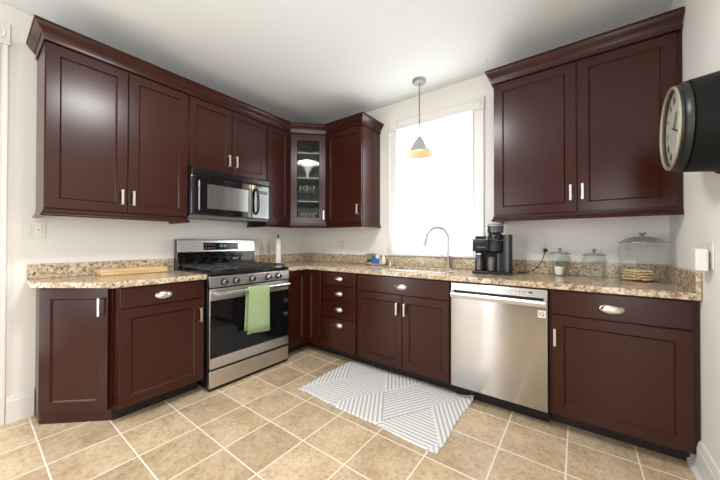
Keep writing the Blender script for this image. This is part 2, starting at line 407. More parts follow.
def cup(x, z, y, parent, wd=0.100):       # bin cup pull
    n, k = 20, 8; v = []; fc = []
    for sh in (1.0, 0.90):
        for j in range(k+1):
            ph = PI/2*j/k
            for i in range(n+1):
                th = PI*i/n
                v.append((x+wd/2*sh*math.cos(th), y-0.026*sh*math.sin(th)*math.sin(ph), z-0.016+0.034*sh*math.sin(th)*math.cos(ph)))
    S = (k+1)*(n+1)
    for b in (0, S):
        for j in range(k):
            for i in range(n):
                a = b+j*(n+1)+i; fc.append((a, a+1, a+n+2, a+n+1))
    for i in range(n):
        a = k*(n+1)+i; fc.append((a, a+1, S+a+1, S+a))
    mb = MB().add(v, fc)
    mb.lathe([(0.5, y-0.0005), (0.5, y-0.003), (0.47, y-0.004), (0.01, y-0.004)], (x, 0, z-0.010), 28, 'y', sx=wd+0.006, sy=0.050)
    return mb.build('handle', M_NICKEL, parent)
YB = -0.61
def base_body(parent, x0, x1, toe=0.50, hollow=False):
    if not hollow:
        MB().extx([(-0.004, 0.0), (-toe, 0.0), (-toe, 0.10), (YB, 0.10), (YB, 0.874), (-0.004, 0.874)], x0, x1).build('body', M_WOOD, parent, smooth=False)
    else:
        mb = MB(); t = 0.018
        for a in (x0, x1-t): mb.extx([(-0.004, 0.0), (-toe, 0.0), (-toe, 0.10), (YB, 0.10), (YB, 0.874), (-0.004, 0.874)], a, a+t)
        mb.box(x0+t, x1-t, YB, -0.004, 0.10, 0.118); mb.box(x0+t, x1-t, YB, YB+t, 0.118, 0.874); mb.box(x0+t, x1-t, -0.022, -0.004, 0.118, 0.874)
        mb.build('body', M_WOOD, parent, smooth=False)
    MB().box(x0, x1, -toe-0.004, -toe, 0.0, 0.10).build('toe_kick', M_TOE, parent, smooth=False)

# ---- wall B base cabinets (fronts face -y, frame = world)
t = thing('drawer_base_cabinet', 'narrow cherry base cabinet with four stacked drawers and cup pulls', 'cabinet', (0.828, 0, 0))
x0 = 0.828; base_body(t, 0.0, 0.466)
for a, b, hz in ((0.735, 0.868, 0.812), (0.583, 0.729, 0.668), (0.420, 0.577, 0.514), (0.112, 0.414, 0.362)):
    d = slab('drawer', 0.010, 0.446, a, b, YB, t) if b < 0.86 or True else None
    cup(0.236, hz, YB-0.02, d)
t = thing('sink_base_cabinet', 'two-door cherry sink cabinet with false drawer front under the window', 'cabinet', (1.296, 0, 0))
base_body(t, 0, 0.874, hollow=True)
d = slab('false_drawer_front', 0.008, 0.864, 0.722, 0.866, YB, t); cup(0.455, 0.800, YB-0.02, d)
d = door('door', 0.008, 0.463, 0.108, 0.716, YB, t); pull(0.425, 0.606, YB-0.02, d)
d = door('door', 0.469, 0.864, 0.108, 0.716, YB, t); pull(0.498, 0.606, YB-0.02, d)
t = thing('end_base_cabinet', 'cherry base cabinet with one wide drawer and door beside the dishwasher', 'cabinet', (2.793, 0, 0))
base_body(t, 0, 0.630)
d = slab('drawer', 0.014, 0.606, 0.722, 0.866, YB, t); cup(0.296, 0.797, YB-0.02, d)
d = door('door', 0.014, 0.606, 0.108, 0.716, YB, t); pull(0.030, 0.583, YB-0.02, d)

# ---- corner base (fold-in doors)
t = thing('corner_base_cabinet', 'cherry corner base cabinet right of the stove with two inward angled panels', 'cabinet', (0, 0, 0))
MB().prism([(0.004, -0.004), (0.826, -0.004), (0.826, -0.61), (0.61, -0.61), (0.61, -0.908), (0.004, -0.908)], 0.10, 0.874).prism([(0.004, -0.004), (0.826, -0.004), (0.826, -0.50), (0.50, -0.50), (0.50, -0.908), (0.004, -0.908)], 0.0, 0.10).build('body', M_WOOD, t, smooth=False)
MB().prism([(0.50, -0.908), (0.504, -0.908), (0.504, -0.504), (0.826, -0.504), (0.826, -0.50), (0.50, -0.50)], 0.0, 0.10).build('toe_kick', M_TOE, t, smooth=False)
door('door', 0.636, 0.822, 0.108, 0.866, -0.61, t, st=0.045)
sub = MB(); 
o = door('door', -0.904, -0.636, 0.108, 0.866, -0.61, t); o.rotation_euler = (0, 0, PI/2)

# ---- wall A base (local x -> world y)
t = thing('stove_side_base_cabinet', 'cherry base cabinet with drawer over door left of the stove', 'cabinet', (0, -2.222, 0), PI/2)
base_body(t, 0, 0.530)
d = slab('drawer', 0.004, 0.514, 0.738, 0.866, YB, t); cup(0.246, 0.806, YB-0.02, d)
d = door('door', 0.004, 0.514, 0.112, 0.730, YB, t); pull(0.488, 0.612, YB-0.02, d)
# angled end cabinet
ang = math.atan2(0.290, 0.315)
t = thing('angled_end_cabinet', 'angled cherry end cabinet with single door at the left end of the counter', 'cabinet', (0.185, -2.515, 0), ang)
MB().prism([(0.004, -2.224), (0.004, -2.515), (0.185, -2.515), (0.50, -2.224)], 0.0, 0.874).build('body', M_WOOD, t, world=True, smooth=False)
d = door('door', 0.012, 0.415, 0.075, 0.862, -0.001, t, st=0.065); pull(0.380, 0.745, -0.021, d, 0.115)

# ------------------------------------------------------------------ countertops
def slab_poly(mb, outer, z0, z1, hole=None):
    if hole is None: return mb.prism(outer, z0, z1)
t = thing('left_countertop', 'beige speckled granite countertop left of the stove with clipped corner', 'countertop', (0, -2.1, 0.875))
MB().prism([(0.003, -1.688), (0.003, -2.560), (0.225, -2.560), (0.642, -2.262), (0.650, -2.240), (0.650, -1.688)], 0.875, 0.912).build('worktop', M_GRANITE, t, world=True, bev=0.005, seg=3)
MB().box(0.003, 0.023, -2.556, -1.688, 0.9125, 1.014).build('backsplash', M_GRANITE, t, world=True, bev=0.002)
t = thing('sink_countertop', 'long L-shaped beige granite countertop running from stove under window to right wall', 'countertop', (0.6, -0.3, 0.875))
SX0, SX1, SY0, SY1 = 1.40, 2.09, -0.46, -0.13
def rr(x0, x1, y0, y1, r, n=6):
    pts = []
    for cx, cy, a0 in ((x1-r, y1-r, 0), (x0+r, y1-r, 90), (x0+r, y0+r, 180), (x1-r, y0+r, 270)):
        for k in range(n+1):
            a = math.radians(a0+90*k/n); pts.append((cx+r*math.cos(a), cy+r*math.sin(a)))
    return pts
def plate_with_hole(outer, hole, z0, z1):
    bm = bmesh.new()
    def loop(pts):
        vv = [bm.verts.new((x, y, z1)) for x, y in pts]
        return [bm.edges.new((vv[i], vv[(i+1) % len(vv)])) for i in range(len(vv))]
    es = loop(outer)+loop(hole)
    r = bmesh.ops.triangle_fill(bm, use_beauty=True, use_dissolve=False, edges=es)
    fs = [g for g in r['geom'] if isinstance(g, bmesh.types.BMFace)]
    ex = bmesh.ops.extrude_face_region(bm, geom=bm.faces[:])
    for v in [g for g in ex['geom'] if isinstance(g, bmesh.types.BMVert)]: v.co.z = z0
    bmesh.ops.recalc_face_normals(bm, faces=bm.faces)
    vs = [v.co.copy() for v in bm.verts]; bm.verts.index_update(); f = [tuple(v.index for v in q.verts) for q in bm.faces]; bm.free()
    return vs, f
v, f = plate_with_hole([(0.003, -0.003), (0.003, -0.908), (0.650, -0.908), (0.650, -0.650), (3.4247, -0.650), (3.4247, -0.003)], rr(SX0, SX1, SY0, SY1, 0.07), 0.875, 0.912)
MB().add(v, f).build('worktop', M_GRANITE, t, world=True, bev=0.004, seg=2)
MB().box(0.003, 0.023, -0.905, -0.024, 0.9125, 1.014).box(0.003, 3.4247, -0.023, -0.003, 0.9125, 1.014).box(3.4047, 3.4247, -0.648, -0.024, 0.9125, 1.014).build('backsplash', M_GRANITE, t, world=True, bev=0.002)

# sink
s = thing('kitchen_sink', 'stainless steel sink basin with thin rim set in the granite below the window', 'sink', (1.735, -0.335, 0.70))
mb = MB(); n = 28
rings = [(0.012, 0.8735), (-0.004, 0.8735), (-0.006, 0.72), (-0.03, 0.695), (-0.10, 0.69)]
def rrx(d, r): return rr(SX0-d, SX1+d, SY0-d, SY1+d, r)
vv = []; ff = []
for i, (d, z) in enumerate([(0.02, 0.8735), (0.004, 0.8735), (0.0, 0.73), (-0.03, 0.70), (-0.12, 0.695)]): vv += [(x, y, z) for x, y in rrx(d, max(0.03, 0.07+d))]
for i in range(4):
    for k in range(n): ff.append((i*n+k, i*n+(k+1) % n, (i+1)*n+(k+1) % n, (i+1)*n+k))
ff.append(tuple(range(4*n, 5*n)))
o = MB().add(vv, ff).build('basin', mat('sink_steel', (0.78, 0.77, 0.74), 0.4, 0.8), s, world=True)
o.modifiers.new('solid', 'SOLIDIFY').thickness = 0.0012
v, f = plate_with_hole(rr(SX0-0.012, SX1+0.012, SY0-0.012, SY1+0.012, 0.075), rr(SX0+0.004, SX1-0.004, SY0+0.004, SY1-0.004, 0.066), 0.9125, 0.9165)
MB().add(v, f).build('rim', M_STEEL2, s, world=True)
MB().lathe([(0.045, 0.696), (0.045, 0.699), (0.03, 0.6985), (0.028, 0.6965), (0.001, 0.6965)], (1.745, -0.295, 0)).build('drain', M_CHROME, s, world=True)
# faucet
s = thing('faucet', 'tall brushed nickel gooseneck faucet with pull-down spray head at the sink', 'faucet', (1.955, -0.078, 0.9125))
MB().lathe([(0.027, 0), (0.027, 0.006), (0.021, 0.012), (0.019, 0.10), (0.021, 0.105), (0.021, 0.125), (0.013, 0.135)], n=20).build('base', M_FAUCET, s)
dx, dy = -0.80, -0.60; pts = [(0, 0, 0.12), (0, 0, 0.20), (0, 0, 0.287)]
R_ = 0.102
for k in range(1, 15):
    a = PI*k/15*0.98; pts.append((dx*R_*(1-math.cos(a)), dy*R_*(1-math.cos(a)), 0.287+R_*math.sin(a)))
pts.append((dx*(2*R_+0.004), dy*(2*R_+0.004), 0.277))
MB().tube(pts, 0.0155, 12).build('spout', M_FAUCET, s)
ex, ey = dx*(2*R_+0.004), dy*(2*R_+0.004)
MB().tube([(ex, ey, 0.279), (ex*1.03, ey*1.03, 0.255), (ex*1.08, ey*1.08, 0.21)], [0.015, 0.018, 0.024], 14).build('spray_head', M_FAUCET, s)
MB().tube([(-0.015, -0.01, 0.112), (-0.045, -0.012, 0.125), (-0.075, -0.014, 0.155)], [0.011, 0.009, 0.008], 10).build('handle', M_FAUCET, s)
s = thing('soap_dispenser', 'small chrome soap pump on the counter at the sink left corner', 'soap dispenser', (1.335, -0.10, 0.9126))
MB().lathe([(0.018, 0), (0.018, 0.006), (0.011, 0.010), (0.010, 0.035), (0.006, 0.038), (0.006, 0.05)], n=16).build('body', M_CHROME, s)
MB().tube([(0, 0, 0.05), (0.0, 0, 0.058), (0.004, -0.03, 0.060), (0.004, -0.036, 0.054)], 0.0055, 8).build('spout', M_CHROME, s)

# ------------------------------------------------------------------ wall cabinets
UB, UT = 1.362, 2.385
def upper_body(parent, x0, x1, z0=UB, z1=UT+0.05):
    MB().box(x0, x1, -0.335, -0.004, z0, z1).build('body', M_WOOD, parent, smooth=False)
YU = -0.335
t = thing('left_wall_cabinet', 'large cherry two-door wall cabinet at the far left, left of the microwave', 'cabinet', (0, -2.520, UB), PI/2)
def shift(f, *a): return f
z = -UB
def U(t, x0, x1, z0, z1): MB().box(x0, x1, YU, -0.004, z0-UB, z1-UB).build('body', M_WOOD, t, smooth=False)
U(t, 0, 0.815, UB, 2.435)
d = door('door', 0.004, 0.409, 0.008, 1.018, YU, t); pull(0.375, 0.115, YU-0.02, d)
d = door('door', 0.415, 0.811, 0.008, 1.018, YU, t); pull(0.440, 0.113, YU-0.02, d)
t = thing('microwave_wall_cabinet', 'short cherry two-door wall cabinet directly above the microwave', 'cabinet', (0, -1.703, UB), PI/2)
U(t, 0, 0.763, 1.785, 2.435)
d = door('door', 0.006, 0.378, 0.430, 1.018, YU, t, st=0.055); pull(0.345, 0.545, YU-0.02, d)
d = door('door', 0.384, 0.757, 0.430, 1.018, YU, t, st=0.055); pull(0.417, 0.548, YU-0.02, d)
t = thing('narrow_wall_cabinet', 'narrow cherry wall cabinet between the microwave and the glass corner cabinet', 'cabinet', (0, -0.938, UB), PI/2)
U(t, 0, 0.305, UB, 2.435)
door('door', 0.005, 0.300, 0.008, 1.018, YU, t)
# corner with glass door
t = thing('glass_corner_cabinet', 'diagonal cherry corner wall cabinet with clear glass door showing glassware', 'cabinet', (0.335, -0.630, UB), PI/4)
poly = [(0.004, -0.004), (0.004, -0.630), (0.335, -0.630), (0.630, -0.335), (0.630, -0.004)]
mb = MB()
mb.prism(poly, UB, UB+0.018); mb.prism(poly, 2.372, 2.435)
mb.box(0.004, 0.335, -0.630, -0.614, UB+0.018, 2.372); mb.box(0.614, 0.630, -0.335, -0.004, UB+0.018, 2.372)
mb.build('body', M_WOOD, t, world=True, smooth=False)
MB().box(0.004, 0.016, -0.613, -0.004, UB+0.019, 2.371).box(0.017, 0.613, -0.016, -0.004, UB+0.019, 2.371).build('back_panel', M_INT, t, world=True, smooth=False)
ip = [(0.018, -0.018), (0.018, -0.612), (0.328, -0.612), (0.612, -0.328), (0.612, -0.018)]
M_SHELF = mat('shelf_laminate', (0.30, 0.29, 0.27), 0.4)
for zz in (1.632, 1.900, 2.185): MB().prism(ip, zz-0.012, zz).build('shelf', M_SHELF, t, world=True, smooth=False)
# glass door frame
x0, x1, z0, z1 = 0.014, 0.403, 0.008, 1.018; s_ = 0.075
mb = MB()
rings = [(0, 0), (0, -0.018), (0.002, -0.02), (s_-0.006, -0.02), (s_, -0.013), (s_, 0)]
v = []; fc = []
for a, yy in rings: v += [(x0+a, yy, z0+a), (x1-a, yy, z0+a), (x1-a, yy, z1-a), (x0+a, yy, z1-a)]
for i in range(len(rings)):
    for k in range(4):
        a = i*4+k; b = i*4+(k+1) % 4; N_ = len(rings)*4; fc.append((a, b, (b+4) % N_, (a+4) % N_))
d = MB().add(v, fc).build('door', M_WOOD, t)
MB().box(x0+s_, x1-s_, -0.009, -0.005, z0+s_, z1-s_).build('pane', M_GLASS, d, smooth=False)
pull(x1-0.022, 0.105, -0.02, d, 0.10)
t = thing('window_side_wall_cabinet', 'cherry single-door wall cabinet between the glass corner cabinet and window', 'cabinet', (0.634, 0, UB))
U(t, 0, 0.508, UB, 2.435)
d = door('door', 0.006, 0.502, 0.008, 1.018, YU, t); pull(0.462, 0.145, YU-0.02, d)
t = thing('right_wall_cabinet', 'large cherry two-door wall cabinet right of the window above coffee maker', 'cabinet', (2.412, 0, UB))
U(t, 0, 1.012, UB, 2.435)
d = door('door', 0.005, 0.519, 0.008, 1.018, YU, t); pull(0.487, 0.135, YU-0.02, d)
d = door('door', 0.525, 0.985, 0.008, 1.018, YU, t); pull(0.551, 0.137, YU-0.02, d)
RC = t

def sweep(path, prof):
    """profile (out, z) swept along a plan path with mitred corners; 'out' is to the right of travel"""
    P = [Vector((x, y)) for x, y in path]; n = len(prof); v = []; fc = []
    for i, p in enumerate(P):
        ds = []
        if i > 0: ds.append((P[i]-P[i-1]).normalized())
        if i < len(P)-1: ds.append((P[i+1]-P[i]).normalized())
        ns = [Vector((d.y, -d.x)) for d in ds]
        if len(ns) == 1: m = ns[0]
        else: m = (ns[0]+ns[1]); m = m/(m.dot(ns[0]))
        for o, z in prof: q = p+m*o; v.append((q.x, q.y, z))
    for i in range(len(P)-1):
        for k in range(n):
            a = i*n+k; b = i*n+(k+1) % n; fc.append((a, b, b+n, a+n))
    fc += [tuple(range(n))[::-1], tuple(range((len(P)-1)*n, len(P)*n))]
    return MB().add(v, fc)
CR = [(0.0, 2.388), (0.004, 2.388), (0.006, 2.424), (0.010, 2.430), (0.014, 2.430), (0.018, 2.438), (0.028, 2.448), (0.038, 2.464), (0.043, 2.474), (0.048, 2.476), (0.048, 2.487), (0.0, 2.487)]
CR = [(a+0.001 if a == 0 else a, b) for a, b in CR]
tp = tag(sweep([(0.003, -2.523), (0.356, -2.523), (0.356, -0.639), (0.639, -0.356), (1.146, -0.356), (1.146, -0.003)], CR).build('crown_molding', M_WOOD), 'continuous dark cherry crown molding along the top of the left and corner wall cabinets', 'molding')
sweep([(2.409, -0.003), (2.409, -0.356), (3.423, -0.356)], CR).build('crown_molding', M_WOOD, RC, world=True)
LR = [(-0.012, 1.322), (0.012, 1.322), (0.016, 1.330), (0.012, 1.340), (0.006, 1.344), (0.004, 1.3615), (-0.012, 1.3615)]
tag(sweep([(0.003, -2.520), (0.340, -2.520), (0.340, -1.706), (0.003, -1.706)], LR).build('light_rail', M_WOOD), 'cherry light rail under the large wall cabinet left of the microwave', 'molding')
tag(sweep([(0.003, -0.937), (0.340, -0.937), (0.340, -0.632), (0.632, -0.340), (1.141, -0.340), (1.141, -0.003)], LR).build('light_rail', M_WOOD), 'cherry light rail under the corner wall cabinets right of the microwave', 'molding')
sweep([(2.413, -0.003), (2.413, -0.340), (3.423, -0.340)], LR).build('light_rail', M_WOOD, RC, world=True)

# ------------------------------------------------------------------ microwave
t = thing('microwave', 'black over-the-range microwave mounted above the stove', 'microwave', (0, -1.702, 1.375), PI/2)
MB().box(0.002, 0.759, -0.370, -0.004, 0, 0.405).build('body', M_BLACKP, t, bev=0.003)
MB().box(0.002, 0.759, -0.372, -0.345, -0.004, 0.018).build('bottom_trim', M_GREYP, t, bev=0.002)
g = MB(); g.box(0.002, 0.759, -0.405, -0.371, 0.352, 0.404)
g.build('vent_grille', M_BLACK, t, bev=0.006)
d = MB().box(0.002, 0.560, -0.395, -0.371, 0.020, 0.350).build('door', M_MWG, t, bev=0.006, seg=3)
MB().box(0.135, 0.520, -0.3965, -0.3952, 0.075, 0.285).build('window', M_MIRROR, d, bev=0.0)
MB().box(0.062, 0.072, -0.400, -0.3952, 0.055, 0.305).build('edge_reflection_strip', M_STEEL2, d, bev=0.001)  # bright strip standing in for the reflection along the door's left edge
MB().box(0.562, 0.759, -0.393, -0.371, 0.020, 0.350).build('control_panel', M_MWG, t, bev=0.005)
kp = MB()
for i in range(3):
    for j in range(5): kp.box(0.650+i*0.03, 0.670+i*0.03, -0.3940, -0.3931, 0.06+j*0.035, 0.08+j*0.035)
kp.build('keypad', M_MWG, t, smooth=False)
MB().box(0.645, 0.740, -0.3940, -0.3931, 0.265, 0.30).build('display', M_DISPLAY, t, smooth=False)
hp = []
for k in range(13):
    a = -PI/2+PI*k/12; hp.append((0.605, -0.395-0.042*math.cos(a)**0.6 if abs(math.cos(a)) > 1e-6 else -0.393, 0.185+0.118*math.sin(a)))
MB().tube(hp, 0.0125, 12).build('handle', M_BLACK, t)

# ------------------------------------------------------------------ stove
t = thing('gas_stove', 'stainless steel and black gas range standing between the cherry base cabinets', 'stove', (0, -1.683, 0), PI/2)
SW = 0.768
MB().box(0.002, SW-0.002, -0.635, -0.02, 0.02, 0.905).box(0.03, SW-0.03, -0.60, -0.05, 0.0, 0.02).build('body', M_BLACK, t, bev=0.002)
MB().box(0.002, SW-0.002, -0.675, -0.105, 0.906, 0.921).build('cooktop', M_BLACK, t, bev=0.004)
mb = MB().extx([(-0.022, 0.906), (-0.104, 0.906), (-0.104, 0.95), (-0.095, 1.02), (-0.100, 1.03), (-0.088, 1.178), (-0.075, 1.186), (-0.022, 1.186)], 0.002, SW-0.002)
bk = mb.build('backguard', M_MWG, t, bev=0.003)
MB().extx([(-0.1005, 1.070), (-0.104, 1.070), (-0.094, 1.178), (-0.084, 1.186), (-0.060, 1.189), (-0.060, 1.187), (-0.089, 1.176)], 0.0, SW).build('steel_face', M_STEEL2, bk, bev=0.001)
MB().extx([(-0.1035, 1.085), (-0.1055, 1.085), (-0.0997, 1.155), (-0.0975, 1.155)], 0.225, 0.575).build('display', M_DISPLAY, bk, smooth=False)
dg = MB()
def seg7(mb, ch, x, z, w, h, y, th, fy):
    S = {'1': 'bc', '2': 'abged', ':': ''}
    on = {'0': 'abcdef', '1': 'bc', '2': 'abged', '3': 'abgcd', '4': 'fgbc', '5': 'afgcd', '6': 'afgedc', '7': 'abc', '8': 'abcdefg', '9': 'abcdfg'}[ch]
    R = {'a': (x, x+w, z+h-th, z+h), 'd': (x, x+w, z, z+th), 'g': (x, x+w, z+h/2-th/2, z+h/2+th/2), 'f': (x, x+th, z+h/2, z+h), 'e': (x, x+th, z, z+h/2), 'b': (x+w-th, x+w, z+h/2, z+h), 'c': (x+w-th, x+w, z, z+h/2)}
    for k in on: a, b, c_, d_ = R[k]; yy = fy((c_+d_)/2); mb.box(a, b, yy-0.001, yy, c_, d_)
fy = lambda z: -0.1057+(z-1.085)*0.083
for i, ch in enumerate('1030'): seg7(dg, ch, 0.372+i*0.020+(0.006 if i > 1 else 0), 1.112, 0.013, 0.024, 0, 0.003, fy)
dg.build('clock_digits', M_DIGIT, bk, smooth=False)
for i in range(4):
    for j in range(2):
        for xx in (0.24+i*0.026, 0.47+i*0.026):
            zz = 1.10+j*0.03; yy = fy(zz); MB().box(xx, xx+0.014, yy-0.0008, yy, zz, zz+0.010).build('button', M_GREYP, bk, smooth=False)
# grates
for gx0, gx1 in ((0.030, 0.262), (0.268, 0.500), (0.506, 0.738)):
    g = MB(); y0, y1 = -0.650, -0.135; zt = 0.952
    for xx in (gx0, gx1-0.012, (gx0+gx1)/2-0.006): g.box(xx, xx+0.012, y0, y1, zt-0.014, zt)
    for k in range(5):
        yy = y0+(y1-y0-0.012)*k/4; g.box(gx0, gx1, yy, yy+0.012, zt-0.014, zt)
    for xx in (gx0, gx1-0.012):
        for yy in (y0, y1-0.012): g.box(xx, xx+0.012, yy, yy+0.012, 0.9215, zt)
    g.build('grate', M_IRON, t, bev=0.002)
for x_, y_, r_ in ((0.146, -0.53, 0.045), (0.146, -0.25, 0.038), (0.622, -0.53, 0.045), (0.622, -0.25, 0.035), (0.384, -0.39, 0.04)):
    MB().lathe([(r_+0.008, 0.9215), (r_+0.008, 0.928), (r_, 0.93), (r_, 0.936), (0.001, 0.937)], (x_, y_, 0), 24).build('burner', M_IRON, t)
# control panel, tilted
MB().extx([(-0.636, 0.808), (-0.680, 0.808), (-0.672, 0.888), (-0.655, 0.904), (-0.636, 0.904)], 0.0, SW).build('control_panel', M_STEEL3, t, bev=0.002)
for kx in (0.115, 0.215, 0.363, 0.527, 0.638):
    k = MB().lathe([(0.0215, -0.684), (0.020, -0.712), (0.017, -0.715), (0.001, -0.715)], (kx, 0, 0.846), 24, 'y').build('knob', M_KNOB, t)
    MB().lathe([(0.028, -0.6765), (0.028, -0.682), (0.024, -0.6838), (0.001, -0.6838)], (kx, 0, 0.846), 24, 'y').build('knob_ring', M_BLACKP, k)
    MB().box(kx-0.004, kx+0.004, -0.7185, -0.7153, 0.830, 0.862).build('pointer', M_BLACKP, k)
d = MB().box(0.004, SW-0.004, -0.672, -0.637, 0.177, 0.795).build('oven_door', M_STEEL, t, bev=0.003)
MB().box(0.006, SW-0.006, -0.6755, -0.6722, 0.262, 0.706).build('oven_glass', M_BLACKG, d, bev=0.001)
MB().box(0.012, SW-0.012, -0.6765, -0.6725, 0.255, 0.2615).build('glass_edge', M_STEEL2, d, bev=0.0)
hb = MB().tube([(0.035, -0.722, 0.762), (SW-0.035, -0.722, 0.762)], 0.0175, 16)
for xx in (0.055, SW-0.055): hb.box(xx-0.012, xx+0.012, -0.722, -0.672, 0.752, 0.772)
hb.build('handle', M_STEEL2, d, bev=0.001)
MB().box(0.004, SW-0.004, -0.672, -0.637, 0.032, 0.160).build('drawer', M_STEEL, t, bev=0.003)
MB().box(0.010, SW-0.010, -0.655, -0.637, 0.006, 0.030).build('kick_plate', M_BLACKP, t, smooth=False)

# towel over the oven handle (local frame of stove)
tw = thing('dish_towel', 'green waffle dish towel draped over the stainless oven handle', 'towel', (0.722, -1.29, 0.762), PI/2)
def towel_sheet(x0, x1, path, amp, ph):
    nx = 22; v = []; fc = []
    L = [0]
    for i in range(1, len(path)): L.append(L[-1]+math.dist(path[i], path[i-1]))
    for i, (y, z) in enumerate(path):
        for k in range(nx+1):
            u = k/nx; d = max(0, -z)/0.38
            wdn = 1+0.10*d
            xx = (x0+x1)/2+(u-0.5)*(x1-x0)*wdn - 0.006*d
            v.append((xx, y+amp*d*math.sin(u*7+ph)-(0.004 if y < 0 else 0)*0, z+(0.010*math.sin(u*3.0+1) if i in (0, len(path)-1) else 0)))
    for i in range(len(path)-1):
        for k in range(nx):
            a = i*(nx+1)+k; fc.append((a, a+1, a+nx+2, a+nx+1))
    return v, fc
path = [(-0.026, -0.375+0.0), (-0.026, -0.30), (-0.025, -0.22), (-0.024, -0.14), (-0.022, -0.06)]
for k in range(9):
    a = PI*k/8; path.append((-0.020*math.cos(a), 0.004+0.018*math.sin(a)))
path += [(0.021, -0.06), (0.021, -0.14), (0.020, -0.22), (0.020, -0.30), (0.020, -0.355)]
v, fc = towel_sheet(-0.100, 0.100, path, 0.005, 0.5)
o = MB().add(v, fc).build('outer_layer', M_TOWEL, tw); sd = o.modifiers.new('solid', 'SOLIDIFY'); sd.thickness = 0.005; sd.offset = 0
path2 = [(p[0]*1.28-0.003, p[1]*(1.0)+0.005) for p in path[1:12]]

# ------------------------------------------------------------------ dishwasher
t = thing('dishwasher', 'stainless steel dishwasher built in between sink cabinet and end cabinet', 'dishwasher', (2.174, 0, 0))
MB().box(0.003, 0.613, -0.60, -0.02, 0.08, 0.868).box(0.02, 0.596, -0.54, -0.05, 0, 0.08).build('body', M_BLACKP, t, smooth=False)
MB().box(0.006, 0.610, -0.548, -0.541, 0.002, 0.095).build('toe_kick', M_BLACKP, t, smooth=False)
M_DWS = steel_mat('dishwasher_steel', (0.52, 0.51, 0.50), 0.17, 0.85, 0.25)
d = MB().box(0.004, 0.612, -0.642, -0.602, 0.105, 0.7955).build('door', M_DWS, t, bev=0.004, seg=3)
cp = MB().box(0.004, 0.612, -0.640, -0.602, 0.809, 0.864).build('control_strip', M_STEEL2, t, bev=0.003)
MB().box(0.004, 0.612, -0.622, -0.602, 0.7965, 0.8085).build('grip_recess', M_BLACKP, t, smooth=False)
for a_, b_ in ((0.004, 0.025), (0.591, 0.612)): MB().box(a_, b_, -0.640, -0.6225, 0.7965, 0.8085).build('recess_end', M_STEEL2, t, smooth=False)
MB().extx([(-0.6425, 0.752), (-0.666, 0.758), (-0.671, 0.782), (-0.662, 0.795), (-0.6425, 0.795)], 0.008, 0.608).build('handle', M_STEEL2, d, bev=0.002)
for i in range(6): MB().box(0.40+i*0.017, 0.409+i*0.017, -0.6408, -0.6401, 0.838, 0.843).build('button', M_GREYP, cp, smooth=False)
MB().lathe([(0.010, -0.6401), (0.010, -0.6412), (0.001, -0.6412)], (0.520, 0, 0.840), 20, 'y', sx=1.4, sy=0.7).build('badge', M_GREYP, cp)
stk = MB().box(0.560, 0.603, -0.6435, -0.6422, 0.690, 0.736).build('sticker', M_WHITEP, d, smooth=False)
ring = MB()
for k in range(16):
    a0, a1 = 2*PI*k/16, 2*PI*(k+1)/16; r0, r1 = 0.008, 0.012; cx, cz = 0.583, 0.712
    ring.add([(cx+r*math.cos(a), yy, cz+r*math.sin(a)) for yy in (-0.6436, -0.6442) for r, a in ((r0, a0), (r1, a0), (r1, a1), (r0, a1))], [(0, 1, 2, 3), (4, 5, 6, 7)])
ring.box(0.588, 0.597, -0.6442, -0.6436, 0.699, 0.703); ring.box(0.565, 0.568, -0.6442, -0.6436, 0.698, 0.728)
ring.build('sticker_mark', M_GREYP, stk, smooth=False)

# ------------------------------------------------------------------ rug
RX0, RX1, RY0, RY1 = 1.150, 2.315, -1.225, -0.52
nx, ny = 60, 40; v = []; fc = []
for j in range(ny+1):
    for i in range(nx+1):
        u, w_ = i/nx, j/ny
        x = RX0+(RX1-RX0)*u+0.006*math.sin(w_*9); y = RY0+(RY1-RY0)*w_+0.005*math.sin(u*13)-0.028*u*(1-w_)
        curl = max(0, (u-0.90)/0.10)**1.6*max(0, (w_-0.75)/0.25)**1.5*0.035
        rip = 0.0025*max(0, math.sin(u*11+w_*2))*math.exp(-w_*8)+0.002
        v.append((x, y, 0.0035+rip+curl))
for j in range(ny):
    for i in range(nx):
        a = j*(nx+1)+i; fc.append((a, a+1, a+nx+2, a+nx+1))
o = MB().add([(a-1.73, b+0.85, c_) for a, b, c_ in v], fc).build('rug', M_RUG); o.location = (1.73, -0.85, 0)
sd = o.modifiers.new('solid', 'SOLIDIFY'); sd.thickness = 0.005; sd.offset = -1
tag(o, 'white and grey woven rug with geometric stripe pattern on the tiles before the sink', 'rug')

# ------------------------------------------------------------------ pendant lamp
PX, PY = 1.745, -0.26
t = thing('pendant_lamp', 'small grey cone pendant lamp glowing warm in front of the window', 'lamp', (PX, PY, HC))
MB().lathe([(0.062, 0), (0.062, -0.018), (0.054, -0.026), (0.012, -0.030), (0.001, -0.030)], n=32).build('canopy', mat('canopy_metal', (0.33, 0.36, 0.34), 0.35, 0.7), t)
MB().tube([(0, 0, -0.029), (0, 0, -0.56)], 0.0045, 10).build('rod', mat('rod_metal', (0.12, 0.12, 0.115), 0.4, 0.6), t)
zt = 2.135-HC; zb = 1.988-HC
MB().lathe([(0.001, zt+0.012), (0.022, zt+0.012), (0.024, zt-0.002), (0.020, zt-0.02), (0.001, zt-0.02)], n=24).build('socket', mat('socket_metal', (0.25, 0.25, 0.24), 0.4, 0.8), t)
v = []; n = 36; ou = [(0.030, zt-0.004), (0.040, zt-0.020), (0.092, zb+0.042), (0.100, zb+0.034), (0.142, zb+0.006), (0.145, zb)]
inn = [(0.140, zb+0.001), (0.095, zb+0.032), (0.088, zb+0.039), (0.036, zt-0.022)]
